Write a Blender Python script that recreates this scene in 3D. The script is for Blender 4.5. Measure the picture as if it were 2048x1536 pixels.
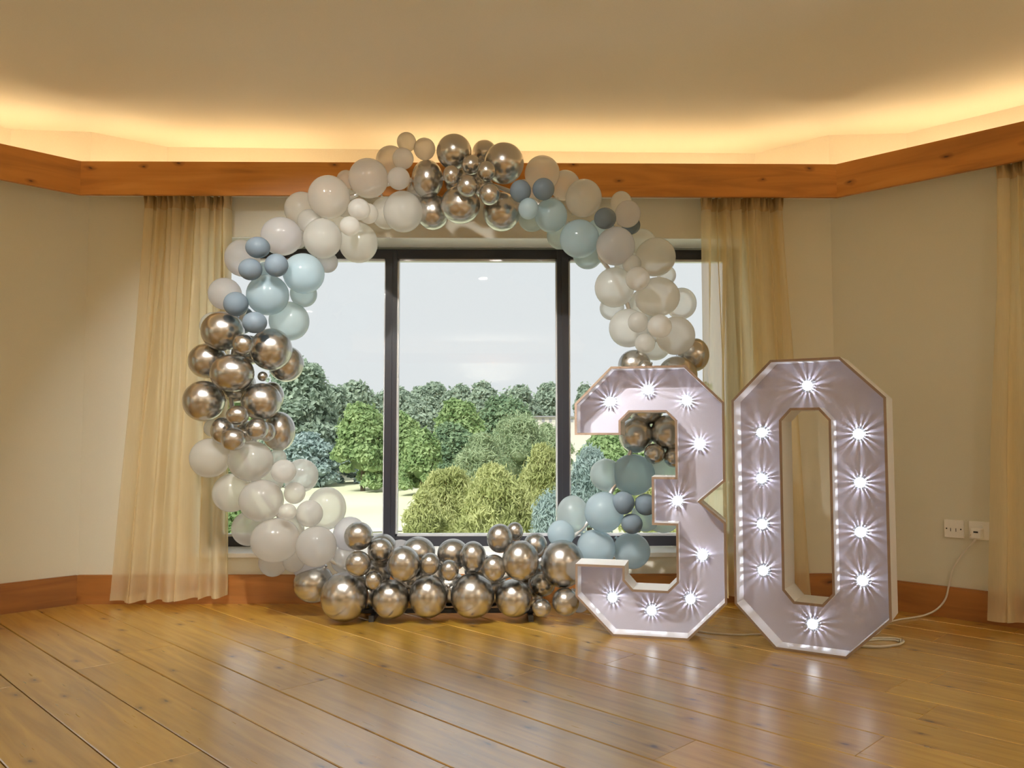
import bpy, bmesh, math, random
import numpy as np
from mathutils import Vector, Matrix
for o in list(bpy.data.objects): bpy.data.objects.remove(o, do_unlink=True)
sc = bpy.context.scene
C = sc.collection
PI = math.pi
random.seed(30)

# ---------------------------------------------------------------- camera
cam_d = bpy.data.cameras.new('camera'); cam = bpy.data.objects.new('camera', cam_d); C.objects.link(cam)
cam_d.sensor_width = 36.0; cam_d.lens = 36.0 * 1645 / 2048; cam_d.clip_end = 1000; cam_d.clip_start = .05
cam.location = (0, 0, .9)
cam.rotation_euler = (PI/2 + math.atan(98/1645), 0, -math.radians(.7))
sc.camera = cam
# ---------------------------------------------------------------- exposure, sky, sun
sc.view_settings.view_transform = 'Standard'; sc.view_settings.look = 'None'
sc.view_settings.exposure = 0.15; sc.view_settings.gamma = 1.0; sc.view_settings.use_curve_mapping = False
w = bpy.data.worlds.new('world'); sc.world = w; w.use_nodes = True
bg = w.node_tree.nodes['Background']; bg.inputs['Color'].default_value = (.97, .985, 1, 1); bg.inputs['Strength'].default_value = .79
sun_d = bpy.data.lights.new('sun', 'SUN'); sun = bpy.data.objects.new('sun', sun_d); C.objects.link(sun)
sun_d.energy = 4.3; sun_d.angle = math.radians(12); sun_d.color = (1, .96, .88)
sun.rotation_euler = Vector((.35, .62, -.72)).to_track_quat('-Z', 'Y').to_euler()
try:
    sc.cycles.use_denoising = True; sc.cycles.adaptive_threshold = .025; sc.cycles.transparent_max_bounces = 20; sc.cycles.max_bounces = 10; sc.cycles.diffuse_bounces = 6
    sc.cycles.transmission_bounces = 6; sc.cycles.sample_clamp_indirect = 6.0
except Exception: pass

# ---------------------------------------------------------------- materials
def mat(name):
    m = bpy.data.materials.new(name); m.use_nodes = True
    nt = m.node_tree; p = nt.nodes['Principled BSDF']
    return m, nt, p
def setc(p, col, rough=.5, metal=0.0, spec=.5):
    p.inputs['Base Color'].default_value = (*col, 1); p.inputs['Roughness'].default_value = rough
    p.inputs['Metallic'].default_value = metal; p.inputs['Specular IOR Level'].default_value = spec
def N(nt, t, **kw):
    n = nt.nodes.new(t)
    for k, v in kw.items():
        if hasattr(n, k): setattr(n, k, v)
        else: n.inputs[k.replace('_', ' ')].default_value = v
    return n
def plain(name, col, rough=.5, metal=0.0, spec=.5, bump=0, scale=200):
    m, nt, p = mat(name); setc(p, col, rough, metal, spec)
    tc = N(nt, 'ShaderNodeTexCoord'); no = N(nt, 'ShaderNodeTexNoise'); no.inputs['Scale'].default_value = scale
    nt.links.new(tc.outputs['Object'], no.inputs['Vector'])
    mx = N(nt, 'ShaderNodeMix', data_type='RGBA'); mx.inputs[0].default_value = 0
    mr = N(nt, 'ShaderNodeMapRange'); mr.inputs[3].default_value = .94; mr.inputs[4].default_value = 1.04
    nt.links.new(no.outputs['Fac'], mr.inputs[0])
    hv = N(nt, 'ShaderNodeHueSaturation'); hv.inputs['Color'].default_value = (*col, 1)
    nt.links.new(mr.outputs[0], hv.inputs['Value']); nt.links.new(hv.outputs[0], p.inputs['Base Color'])
    if bump:
        b = N(nt, 'ShaderNodeBump'); b.inputs['Strength'].default_value = bump; b.inputs['Distance'].default_value = .002
        nt.links.new(no.outputs['Fac'], b.inputs['Height']); nt.links.new(b.outputs[0], p.inputs['Normal'])
    return m
def emit(name, col, strength):
    m = bpy.data.materials.new(name); m.use_nodes = True; nt = m.node_tree; nt.nodes.clear()
    e = nt.nodes.new('ShaderNodeEmission'); e.inputs[0].default_value = (*col, 1); e.inputs[1].default_value = strength
    o = nt.nodes.new('ShaderNodeOutputMaterial'); nt.links.new(e.outputs[0], o.inputs[0]); return m

def wood(name, dark, mid, light, rough, knots, var, coat=0, coat_ior=1.5, stretch=(1.2, 14, 14), scratches=False, face='XY'):
    m, nt, p = mat(name); L = nt.links.new
    tc = N(nt, 'ShaderNodeTexCoord'); oi = N(nt, 'ShaderNodeObjectInfo')
    off = N(nt, 'ShaderNodeVectorMath', operation='MULTIPLY'); off.inputs[1].default_value = (37, 53, 71)
    L(oi.outputs['Random'], off.inputs[0])
    add = N(nt, 'ShaderNodeVectorMath', operation='ADD'); L(tc.outputs['Object'], add.inputs[0]); L(off.outputs[0], add.inputs[1])
    mp = N(nt, 'ShaderNodeMapping'); mp.inputs['Scale'].default_value = stretch; L(add.outputs[0], mp.inputs[0])
    n1 = N(nt, 'ShaderNodeTexNoise'); n1.inputs['Scale'].default_value = 1.6; n1.inputs['Detail'].default_value = 5; n1.inputs['Distortion'].default_value = .8
    L(mp.outputs[0], n1.inputs['Vector'])
    n2 = N(nt, 'ShaderNodeTexNoise'); n2.inputs['Scale'].default_value = 1.3; n2.inputs['Detail'].default_value = 2
    L(add.outputs[0], n2.inputs['Vector'])
    mxf = N(nt, 'ShaderNodeMath', operation='MULTIPLY_ADD'); mxf.inputs[1].default_value = .62
    sc2 = N(nt, 'ShaderNodeMath', operation='MULTIPLY'); sc2.inputs[1].default_value = .38; L(n2.outputs['Fac'], sc2.inputs[0])
    L(n1.outputs['Fac'], mxf.inputs[0]); L(sc2.outputs[0], mxf.inputs[2])
    r = N(nt, 'ShaderNodeValToRGB'); e = r.color_ramp.elements
    e[0].position = .33; e[0].color = (*dark, 1); e[1].position = .66; e[1].color = (*light, 1)
    k = e.new(.5); k.color = (*mid, 1); L(mxf.outputs[0], r.inputs[0])
    hv = N(nt, 'ShaderNodeHueSaturation'); mr = N(nt, 'ShaderNodeMapRange'); mr.inputs[3].default_value = 1 - var; mr.inputs[4].default_value = 1 + var
    L(oi.outputs['Random'], mr.inputs[0]); L(mr.outputs[0], hv.inputs['Value']); L(r.outputs[0], hv.inputs['Color'])
    last = hv.outputs[0]
    if knots:
        sx = N(nt, 'ShaderNodeSeparateXYZ'); cx = N(nt, 'ShaderNodeCombineXYZ'); L(add.outputs[0], sx.inputs[0]); L(sx.outputs[0], cx.inputs[0]); L(sx.outputs[1 if face == 'XY' else 2], cx.inputs[1])
        mk = N(nt, 'ShaderNodeMapping'); mk.inputs['Scale'].default_value = (1.0, 2.2, 1); L(cx.outputs[0], mk.inputs[0])
        nd = N(nt, 'ShaderNodeTexNoise'); nd.inputs['Scale'].default_value = 9; L(mk.outputs[0], nd.inputs['Vector'])
        wp = N(nt, 'ShaderNodeMix', data_type='VECTOR'); wp.inputs[0].default_value = .06
        L(mk.outputs[0], wp.inputs[4]); L(nd.outputs['Color'], wp.inputs[5])
        v = N(nt, 'ShaderNodeTexVoronoi', voronoi_dimensions='2D'); v.inputs['Scale'].default_value = knots; L(wp.outputs[1], v.inputs['Vector'])
        kr = N(nt, 'ShaderNodeValToRGB'); ke = kr.color_ramp.elements
        ke[0].position = .02; ke[0].color = (.20, .16, .13, 1); ke[1].position = .15; ke[1].color = (1, 1, 1, 1)
        kk = ke.new(.05); kk.color = (.62, .55, .48, 1)
        L(v.outputs['Distance'], kr.inputs[0])
        wn = N(nt, 'ShaderNodeMath', operation='GREATER_THAN'); wn.inputs[1].default_value = .62
        sp = N(nt, 'ShaderNodeSeparateColor'); L(v.outputs['Color'], sp.inputs[0]); L(sp.outputs[0], wn.inputs[0])
        mu = N(nt, 'ShaderNodeMix', data_type='RGBA', blend_type='MULTIPLY'); L(wn.outputs[0], mu.inputs[0]); L(last, mu.inputs[6]); L(kr.outputs[0], mu.inputs[7])
        last = mu.outputs[2]
    L(last, p.inputs['Base Color'])
    n3 = N(nt, 'ShaderNodeTexNoise'); n3.inputs['Scale'].default_value = 5; n3.inputs['Detail'].default_value = 6; L(mp.outputs[0], n3.inputs['Vector'])
    rr = N(nt, 'ShaderNodeMapRange'); rr.inputs[3].default_value = rough * .75; rr.inputs[4].default_value = rough * 1.3
    L(n3.outputs['Fac'], rr.inputs[0]); L(rr.outputs[0], p.inputs['Roughness'])
    b = N(nt, 'ShaderNodeBump'); b.inputs['Strength'].default_value = .12; b.inputs['Distance'].default_value = .002
    L(n3.outputs['Fac'], b.inputs['Height'])
    if scratches:
        ns = N(nt, 'ShaderNodeTexNoise'); ns.inputs['Scale'].default_value = 22; ns.inputs['Detail'].default_value = 5; ns.inputs['Roughness'].default_value = .7
        L(add.outputs[0], ns.inputs['Vector'])
        b2 = N(nt, 'ShaderNodeBump'); b2.inputs['Strength'].default_value = .16; b2.inputs['Distance'].default_value = .002
        L(ns.outputs['Fac'], b2.inputs['Height']); L(b.outputs[0], b2.inputs['Normal']); b = b2
    L(b.outputs[0], p.inputs['Normal'])
    if coat:
        p.inputs['Coat Weight'].default_value = coat; p.inputs['Coat IOR'].default_value = coat_ior; p.inputs['Coat Roughness'].default_value = rough * .8
        L(b.outputs[0], p.inputs['Coat Normal'])
    return m

def latex(name, col, tl=.5, tp=.1, spec=.05):
    m = bpy.data.materials.new(name); m.use_nodes = True; nt = m.node_tree; nt.nodes.clear(); L = nt.links.new
    d = nt.nodes.new('ShaderNodeBsdfDiffuse'); t = nt.nodes.new('ShaderNodeBsdfTranslucent'); tr = nt.nodes.new('ShaderNodeBsdfTransparent'); g = nt.nodes.new('ShaderNodeBsdfGlossy')
    oi = nt.nodes.new('ShaderNodeObjectInfo'); hv = nt.nodes.new('ShaderNodeHueSaturation'); mr = nt.nodes.new('ShaderNodeMapRange')
    mr.inputs[3].default_value = .96; mr.inputs[4].default_value = 1.03; hv.inputs['Color'].default_value = (*col, 1)
    L(oi.outputs['Random'], mr.inputs[0]); L(mr.outputs[0], hv.inputs['Value'])
    L(hv.outputs[0], d.inputs[0]); L(hv.outputs[0], t.inputs[0]); L(hv.outputs[0], tr.inputs[0]); g.inputs['Roughness'].default_value = .16
    a = nt.nodes.new('ShaderNodeMixShader'); a.inputs[0].default_value = tl; L(d.outputs[0], a.inputs[1]); L(t.outputs[0], a.inputs[2])
    b = nt.nodes.new('ShaderNodeMixShader'); b.inputs[0].default_value = tp; L(a.outputs[0], b.inputs[1]); L(tr.outputs[0], b.inputs[2])
    f = nt.nodes.new('ShaderNodeFresnel'); f.inputs[0].default_value = 1.4
    fm = nt.nodes.new('ShaderNodeMath'); fm.operation = 'MULTIPLY'; fm.inputs[1].default_value = spec * 12; L(f.outputs[0], fm.inputs[0])
    c = nt.nodes.new('ShaderNodeMixShader'); L(fm.outputs[0], c.inputs[0]); L(b.outputs[0], c.inputs[1]); L(g.outputs[0], c.inputs[2])
    o = nt.nodes.new('ShaderNodeOutputMaterial'); L(c.outputs[0], o.inputs[0]); return m

def fabric(name, col, tl=.45, tp=.06):
    m = bpy.data.materials.new(name); m.use_nodes = True; nt = m.node_tree; nt.nodes.clear(); L = nt.links.new
    d = nt.nodes.new('ShaderNodeBsdfDiffuse'); t = nt.nodes.new('ShaderNodeBsdfTranslucent'); tr = nt.nodes.new('ShaderNodeBsdfTransparent')
    tc = nt.nodes.new('ShaderNodeTexCoord'); mp = nt.nodes.new('ShaderNodeMapping'); mp.inputs['Scale'].default_value = (60, 60, 3)
    no = nt.nodes.new('ShaderNodeTexNoise'); no.inputs['Scale'].default_value = 4; L(tc.outputs['Object'], mp.inputs[0]); L(mp.outputs[0], no.inputs['Vector'])
    mr = nt.nodes.new('ShaderNodeMapRange'); mr.inputs[3].default_value = .93; mr.inputs[4].default_value = 1.05; L(no.outputs['Fac'], mr.inputs[0])
    hv = nt.nodes.new('ShaderNodeHueSaturation'); hv.inputs['Color'].default_value = (*col, 1); L(mr.outputs[0], hv.inputs['Value'])
    L(hv.outputs[0], d.inputs[0]); L(hv.outputs[0], t.inputs[0])
    a = nt.nodes.new('ShaderNodeMixShader'); a.inputs[0].default_value = tl; L(d.outputs[0], a.inputs[1]); L(t.outputs[0], a.inputs[2])
    b = nt.nodes.new('ShaderNodeMixShader'); b.inputs[0].default_value = tp; L(a.outputs[0], b.inputs[1]); L(tr.outputs[0], b.inputs[2])
    o = nt.nodes.new('ShaderNodeOutputMaterial'); L(b.outputs[0], o.inputs[0]); return m

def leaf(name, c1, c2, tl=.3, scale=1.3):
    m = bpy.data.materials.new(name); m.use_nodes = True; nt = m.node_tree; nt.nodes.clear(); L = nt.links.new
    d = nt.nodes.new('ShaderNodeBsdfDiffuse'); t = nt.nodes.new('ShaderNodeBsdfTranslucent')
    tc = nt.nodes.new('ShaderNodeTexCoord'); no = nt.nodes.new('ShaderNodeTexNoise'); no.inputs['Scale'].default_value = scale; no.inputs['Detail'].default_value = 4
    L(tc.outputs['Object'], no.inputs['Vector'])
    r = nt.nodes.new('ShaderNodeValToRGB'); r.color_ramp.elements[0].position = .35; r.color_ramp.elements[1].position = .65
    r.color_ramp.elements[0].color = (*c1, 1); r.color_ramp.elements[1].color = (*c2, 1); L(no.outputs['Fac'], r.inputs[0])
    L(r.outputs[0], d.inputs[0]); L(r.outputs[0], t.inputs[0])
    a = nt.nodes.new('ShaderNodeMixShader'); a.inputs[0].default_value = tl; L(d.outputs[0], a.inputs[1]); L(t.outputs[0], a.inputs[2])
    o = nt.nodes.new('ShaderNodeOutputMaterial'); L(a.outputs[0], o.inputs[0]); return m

def glass(name):
    m = bpy.data.materials.new(name); m.use_nodes = True; nt = m.node_tree; nt.nodes.clear(); L = nt.links.new
    tr = nt.nodes.new('ShaderNodeBsdfTransparent'); tr.inputs[0].default_value = (.95, .97, .97, 1)
    g = nt.nodes.new('ShaderNodeBsdfGlossy'); g.inputs['Roughness'].default_value = .02
    f = nt.nodes.new('ShaderNodeFresnel'); f.inputs[0].default_value = 1.5
    c = nt.nodes.new('ShaderNodeMixShader'); k = nt.nodes.new('ShaderNodeMath'); k.operation = 'MULTIPLY'; k.inputs[1].default_value = .5; L(f.outputs[0], k.inputs[0]); L(k.outputs[0], c.inputs[0]); L(tr.outputs[0], c.inputs[1]); L(g.outputs[0], c.inputs[2])
    o = nt.nodes.new('ShaderNodeOutputMaterial'); L(c.outputs[0], o.inputs[0]); return m

# the materials
M = dict(
    wall=plain('wall_paint', (.755, .735, .625), .75, spec=.25, bump=.06, scale=260),
    ceil=plain('ceiling_paint', (.84, .80, .70), .85, spec=.2, bump=.05, scale=200),
    white=plain('white_gloss', (.86, .86, .84), .35),
    floor_gap=plain('dark_gap', (.05, .03, .015), .8),
    oakfloor=wood('oak_floor', (.38,.20,.018), (.57,.325,.034), (.69,.43,.06), .30, 3.4, .10, coat=1.0, coat_ior=3.5, scratches=True),
    pelmet=wood('pelmet_oak', (.36, .135, .018), (.55, .22, .034), (.66, .29, .055), .42, 4.2, .04, stretch=(1.0, 9, 9), face='XZ'),
    skirt=wood('skirting_oak', (.24, .09, .02), (.36, .14, .03), (.46, .19, .045), .4, 3.0, .04, stretch=(1.0, 9, 9), face='XZ'),
    anthracite=plain('anthracite_frame', (.017, .017, .024), .38),
    bead=plain('glazing_bead', (.62, .63, .65), .3, metal=.3),
    glass=glass('window_glass'),
    curtain=fabric('cream_voile', (.92, .81, .56), .52, .30),
    heading=fabric('heading_tape', (.62, .48, .28), .2, .02),
    W=latex('white_latex', (.985, .98, .96), .73, .36), P=latex('lilac_white_latex', (.94, .94, .975), .72, .36),
    B=latex('pale_blue_latex', (.77, .905, .985), .70, .30), L=latex('sheer_blue_latex', (.88, .97, .995), .76, .46), V=latex('sheer_white_latex', (.99, .985, .97), .76, .56),
    D=latex('dusty_blue_latex', (.31, .385, .45), .5, .08),
    C=plain('chrome_silver_latex', (.56, .545, .52), .25, metal=1.0, scale=3),
    hoop=plain('white_hoop_metal', (.7, .7, .7), .35, metal=.6), foot=plain('black_foot', (.02, .02, .02), .5),
    box=plain('letter_white', (.80, .79, .79), .45), panel=plain('letter_panel', (.50, .475, .55), .8), raw=plain('letter_raw_edge', (.29, .205, .15), .6),
    bulb=emit('bulb_glow', (.93, .96, 1.0), 2.5), bulbring=plain('bulb_clear_ring', (.42, .44, .48), .15),
    plastic=plain('white_plastic', (.93, .91, .87), .35), dark=plain('dark_slot', (.03, .025, .02), .6), cord=plain('white_cord', (.78, .74, .66), .4),
    led=emit('led_warm', (1,.72,.39), 29), ledbody=plain('led_channel', (.6, .6, .6), .4, metal=.8),
    lamp=emit('downlight_glow', (1, .82, .6), 6), lawn=leaf('lawn_grass', (.64, .65, .44), (.74, .74, .55), 0, .12),
    path=plain('gravel_path', (.7, .67, .6), .9), render=plain('pale_render', (.62, .58, .54), .8), slate=plain('slate_roof', (.3, .3, .33), .7),
    bark=plain('bark', (.10, .075, .05), .9), brick=plain('outer_wall', (.45, .33, .26), .9),
    g_dark=leaf('leaf_dark', (.17, .27, .17), (.30, .41, .25)), g_mid=leaf('leaf_mid', (.21, .33, .14), (.42, .54, .27)),
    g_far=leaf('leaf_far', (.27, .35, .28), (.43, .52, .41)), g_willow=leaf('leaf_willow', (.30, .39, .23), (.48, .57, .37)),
    g_yellow=leaf('leaf_yellow', (.36, .41, .16), (.60, .63, .32)), g_blue=leaf('leaf_blue', (.29, .39, .37), (.47, .57, .56)),  # bluish leaves carry the window-glass reflection of the balloons in their colour
)

# ---------------------------------------------------------------- helpers
def tag(o, label=None, cat=None, group=None, kind=None):
    if label: o['label'] = label
    if cat: o['category'] = cat
    if group: o['group'] = group
    if kind: o['kind'] = kind
    return o
def empty(name, loc=(0, 0, 0), rz=0):
    o = bpy.data.objects.new(name, None); o.empty_display_size = .1; C.objects.link(o); o.location = loc; o.rotation_euler = (0, 0, rz); return o
def link(name, me, m, parent=None, smooth=False):
    for x in (m if isinstance(m, (list, tuple)) else [m]): me.materials.append(x)
    if smooth:
        for p in me.polygons: p.use_smooth = True
    o = bpy.data.objects.new(name, me); C.objects.link(o)
    if parent: o.parent = parent
    return o
class MB:
    def __init__(s): s.v = []; s.f = []; s.m = []
    def box(s, x0, x1, y0, y1, z0, z1, m=0):
        b = len(s.v); s.v += [(x, y, z) for z in (z0, z1) for y in (y0, y1) for x in (x0, x1)]
        s.f += [tuple(b + i for i in q) for q in ((0, 2, 3, 1), (4, 5, 7, 6), (0, 1, 5, 4), (2, 6, 7, 3), (0, 4, 6, 2), (1, 3, 7, 5))]; s.m += [m] * 6; return s
    def prism(s, poly, z0, z1, m=0):
        b = len(s.v); n = len(poly); s.v += [(x, y, z0) for x, y in poly] + [(x, y, z1) for x, y in poly]
        s.f += [tuple(b + n - 1 - i for i in range(n)), tuple(b + n + i for i in range(n))] + [(b + i, b + (i + 1) % n, b + n + (i + 1) % n, b + n + i) for i in range(n)]; s.m += [m] * (n + 2); return s
    def tube(s, pts, r, n=10, m=0, closed=False):
        pts = [Vector(p) for p in pts]; k = len(pts); b = len(s.v); up = Vector((0, 0, 1))
        for i, p in enumerate(pts):
            a = pts[(i - 1) % k] if closed or i else p; c = pts[(i + 1) % k] if closed or i < k - 1 else p
            t = (c - a).normalized(); u = t.cross(up)
            if u.length < .05: u = t.cross(Vector((1, 0, 0)))
            u.normalize(); q = u.cross(t)
            rr = r[i] if isinstance(r, (list, tuple)) else r
            s.v += [tuple(p + rr * (math.cos(2 * PI * j / n) * u + math.sin(2 * PI * j / n) * q)) for j in range(n)]
        for i in range(k if closed else k - 1):
            for j in range(n):
                A = b + i * n + j; B = b + i * n + (j + 1) % n; Cc = b + ((i + 1) % k) * n + (j + 1) % n; D = b + ((i + 1) % k) * n + j
                s.f.append((A, B, Cc, D)); s.m.append(m)
        if not closed:
            s.f += [tuple(b + j for j in range(n))[::-1], tuple(b + (k - 1) * n + j for j in range(n))]; s.m += [m, m]
        return s
    def lathe(s, prof, n=16, m=0):   # prof of (r, z) about local z
        b = len(s.v); k = len(prof)
        for r, z in prof: s.v += [(r * math.cos(2 * PI * j / n), r * math.sin(2 * PI * j / n), z) for j in range(n)]
        for i in range(k - 1):
            for j in range(n): s.f.append((b + i * n + j, b + i * n + (j + 1) % n, b + (i + 1) * n + (j + 1) % n, b + (i + 1) * n + j)); s.m.append(m)
        s.f += [tuple(b + j for j in range(n))[::-1], tuple(b + (k - 1) * n + j for j in range(n))]; s.m += [m, m]; return s
    def build(s, name, m, parent=None, smooth=False, bevel=0, fix=True):
        me = bpy.data.meshes.new(name); me.from_pydata(s.v, [], s.f)
        for p, i in zip(me.polygons, s.m): p.material_index = i
        if fix:
            bm = bmesh.new(); bm.from_mesh(me); bmesh.ops.recalc_face_normals(bm, faces=bm.faces); bm.to_mesh(me); bm.free()
        o = link(name, me, m, parent, smooth)
        if bevel:
            bv = o.modifiers.new('bevel', 'BEVEL'); bv.width = bevel; bv.segments = 2; bv.limit_method = 'ANGLE'
        return o

# ---------------------------------------------------------------- octagonal room shell
S8 = 4.056; ZC = 2.545; ZT = 2.20; ZW0, ZW1 = .240, 1.967
V = [Vector((-2.249, 4.441, 0))]; ang = 0.0; dirs = []
for i in range(8):
    d = Vector((math.cos(ang), math.sin(ang), 0)); dirs.append((d, ang)); V.append(V[-1] + d * S8); ang -= PI/4
V = V[:8]
CEN = sum(V, Vector()) / 8
SIDE = ['back', 'right', 'east', 'right_rear', 'rear', 'left_rear', 'west', 'left']
def frame(i, name, kind='structure'):
    o = empty(name, V[i], dirs[i][1]); o['kind'] = kind; return o

floor = empty('floor', (0, 0, 0)); floor['kind'] = 'structure'
octo = [tuple((CEN + (v - CEN) * 1.075).to_2d()) for v in V]
MB().prism(octo, -.30, -.026).build('subfloor', M['floor_gap'], floor)
oc2 = [Vector(p) for p in octo]
A = math.radians(-46); da = Vector((math.cos(A), math.sin(A))); na = Vector((-math.sin(A), math.cos(A)))
def clip(s0):     # t-range of the row inside the octagon
    lo, hi = -20, 20
    for i in range(8):
        a = oc2[i]; e = oc2[(i + 1) % 8] - a; inw = Vector((e.y, -e.x))   # clockwise polygon: inside is to the right
        p = na * s0; den = inw.dot(da); num = inw.dot(a - p)
        if abs(den) < 1e-9:
            if num > 0: return None
            continue
        t = num / den
        if den > 0: lo = max(lo, t)
        else: hi = min(hi, t)
    return (lo, hi) if hi - lo > .1 else None
joint = {3: -2.66, 6: -2.203, 7: -1.0, 8: -2.07, 10: -1.163}
PW = .2132
for k in range(-26, 26):
    s0 = .845 + k * PW; rg = clip(s0 + PW/2)
    if not rg: continue
    lo, hi = rg; lo -= .02; hi += .02
    j0 = joint.get(k, random.uniform(-2, 2)); cuts = [j0]
    t = j0
    while t < hi: t += random.uniform(1.7, 2.6); cuts.append(t)
    t = j0
    while t > lo: t -= random.uniform(1.7, 2.6); cuts.append(t)
    cuts = sorted(c for c in cuts if lo + .15 < c < hi - .15); ed = [lo] + cuts + [hi]
    for a, b in zip(ed, ed[1:]):
        L_ = (b - a) / 2 - .0006; W_ = PW/2 - .0021
        m = MB(); e = .0024
        x, y = L_, W_
        v0 = [(-x, -y, -.026), (x, -y, -.026), (x, y, -.026), (-x, y, -.026), (-x, -y, -e), (x, -y, -e), (x, y, -e), (-x, y, -e)]
        x -= e*.4; y -= e
        v0 += [(-x, -y, 0), (x, -y, 0), (x, y, 0), (-x, y, 0)]
        m.v = v0; m.f = [(0, 1, 5, 4), (1, 2, 6, 5), (2, 3, 7, 6), (3, 0, 4, 7), (4, 5, 9, 8), (5, 6, 10, 9), (6, 7, 11, 10), (7, 4, 8, 11), (8, 9, 10, 11)]; m.m = [0] * 9
        o = m.build('plank', M['oakfloor'], floor, fix=False)
        c = da * ((a + b) / 2) + na * (s0 + PW/2); o.location = (c.x, c.y, 0); o.rotation_euler = (0, 0, A)

MB().prism([tuple((CEN + (v - CEN) * 1.13).to_2d()) for v in V], ZC, ZC + .25).build('ceiling', M['ceil'])['kind'] = 'structure'

WIN = {0: (.599, 3.614), 1: (.95, 3.35), 7: (.70, 3.10), 6: (.8, 3.2), 2: (.8, 3.2)}
TW = .42
for i in range(8):
    wl = frame(i, 'wall_' + SIDE[i]); m = MB()
    if i in WIN:
        a, b = WIN[i]
        m.box(-.02, a, 0, TW, -.1, ZT); m.box(b, S8 + .02, 0, TW, -.1, ZT); m.box(a, b, 0, TW, ZW1, ZT); m.box(a, b, 0, TW, -.1, ZW0)
    else: m.box(-.02, S8 + .02, 0, TW, -.1, ZT)
    m.build('wall_face', M['wall'], wl)
    # upper wall set back behind the cove, with full-depth piers at the corners
    u = MB(); y0, y1 = (.233, .305) if i == 0 else (.27, .27)
    u.prism([(.30, y0), (S8 - .30, y1), (S8 - .30, .6), (.30, .6)], ZT - .01, ZC + .01)
    u.prism([(0, 0), (.318, y0), (.318, .6), (-.30, .6)], ZT - .01, ZC + .01)
    u.prism([(S8, 0), (S8 + .30, .6), (S8 - .318, .6), (S8 - .318, y1)], ZT - .01, ZC + .01)
    u.build('upper_wall', M['ceil'], wl)
    # baseboard
    bb = frame(i, 'baseboard_' + SIDE[i])
    q = MB(); q.box(.009, S8 - .009, -.022, 0, 0, .142); q.box(.007, S8 - .007, -.018, 0, .142, .150); q.build('board', M['skirt'], bb)

# outside skin of the building down to the ground
MB().prism([tuple((CEN + (v - CEN) * 1.08).to_2d()) for v in V], -3.0, -.31).build('wall_base', M['brick'])['kind'] = 'structure'

# windows
def window(i, n):
    a, b = WIN[i]; wn = frame(i, 'window_%d' % n); wn.location = V[i]
    g0, g1, zf0, zf1 = .24, .31, ZW0 + .024, ZW1
    MB().box(a - .02, b + .02, -.022, g1, ZW0, ZW0 + .024).build('window_sill', M['white'], wn, bevel=.003)
    # white plaster reveals line the opening
    MB().box(a, b, 0.002, g0, ZW1 - .004, ZW1 - .0005).build('head_lining', M['white'], wn)
    f = MB(); f.box(a, b, g0, g1, zf1 - .066, zf1 - .012); f.box(a, b, g0, g1, zf0, zf0 + .055)
    f.box(a, a + .066, g0, g1, zf0, zf1); f.box(b - .066, b, g0, g1, zf0, zf1); f.build('window_frame', M['anthracite'], wn)
    W_ = (b - a - .066 * 4) / 3
    for k in range(3):
        x0 = a + .066 + k * (W_ + .066); x1 = x0 + W_; za, zb = zf0 + .055, zf1 - .066
        if k < 2:
            mu = MB(); mu.box(x1, x1 + .066, g0 - .006, g1, zf0 + .01, zf1 - .014); mu.box(x1 + .026, x1 + .040, g0 - .012, g0 - .006, zf0 + .02, zf1 - .03)
            mu.build('mullion', M['anthracite'], wn)
        be = MB(); t = .013
        be.box(x0, x1, g0 + .012, g1 - .02, za, za + t); be.box(x0, x1, g0 + .012, g1 - .02, zb - t, zb)
        be.box(x0, x0 + t * .8, g0 + .012, g1 - .02, za, zb); be.box(x1 - t * .6, x1, g0 + .012, g1 - .02, za, zb)
        be.build('glazing_bead', M['bead'], wn)
        MB().box(x0, x1, .275, .279, za, zb).build('pane', M['glass'], wn)
for n, i in enumerate((0, 1, 7, 6, 2), 1): window(i, n)

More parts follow.
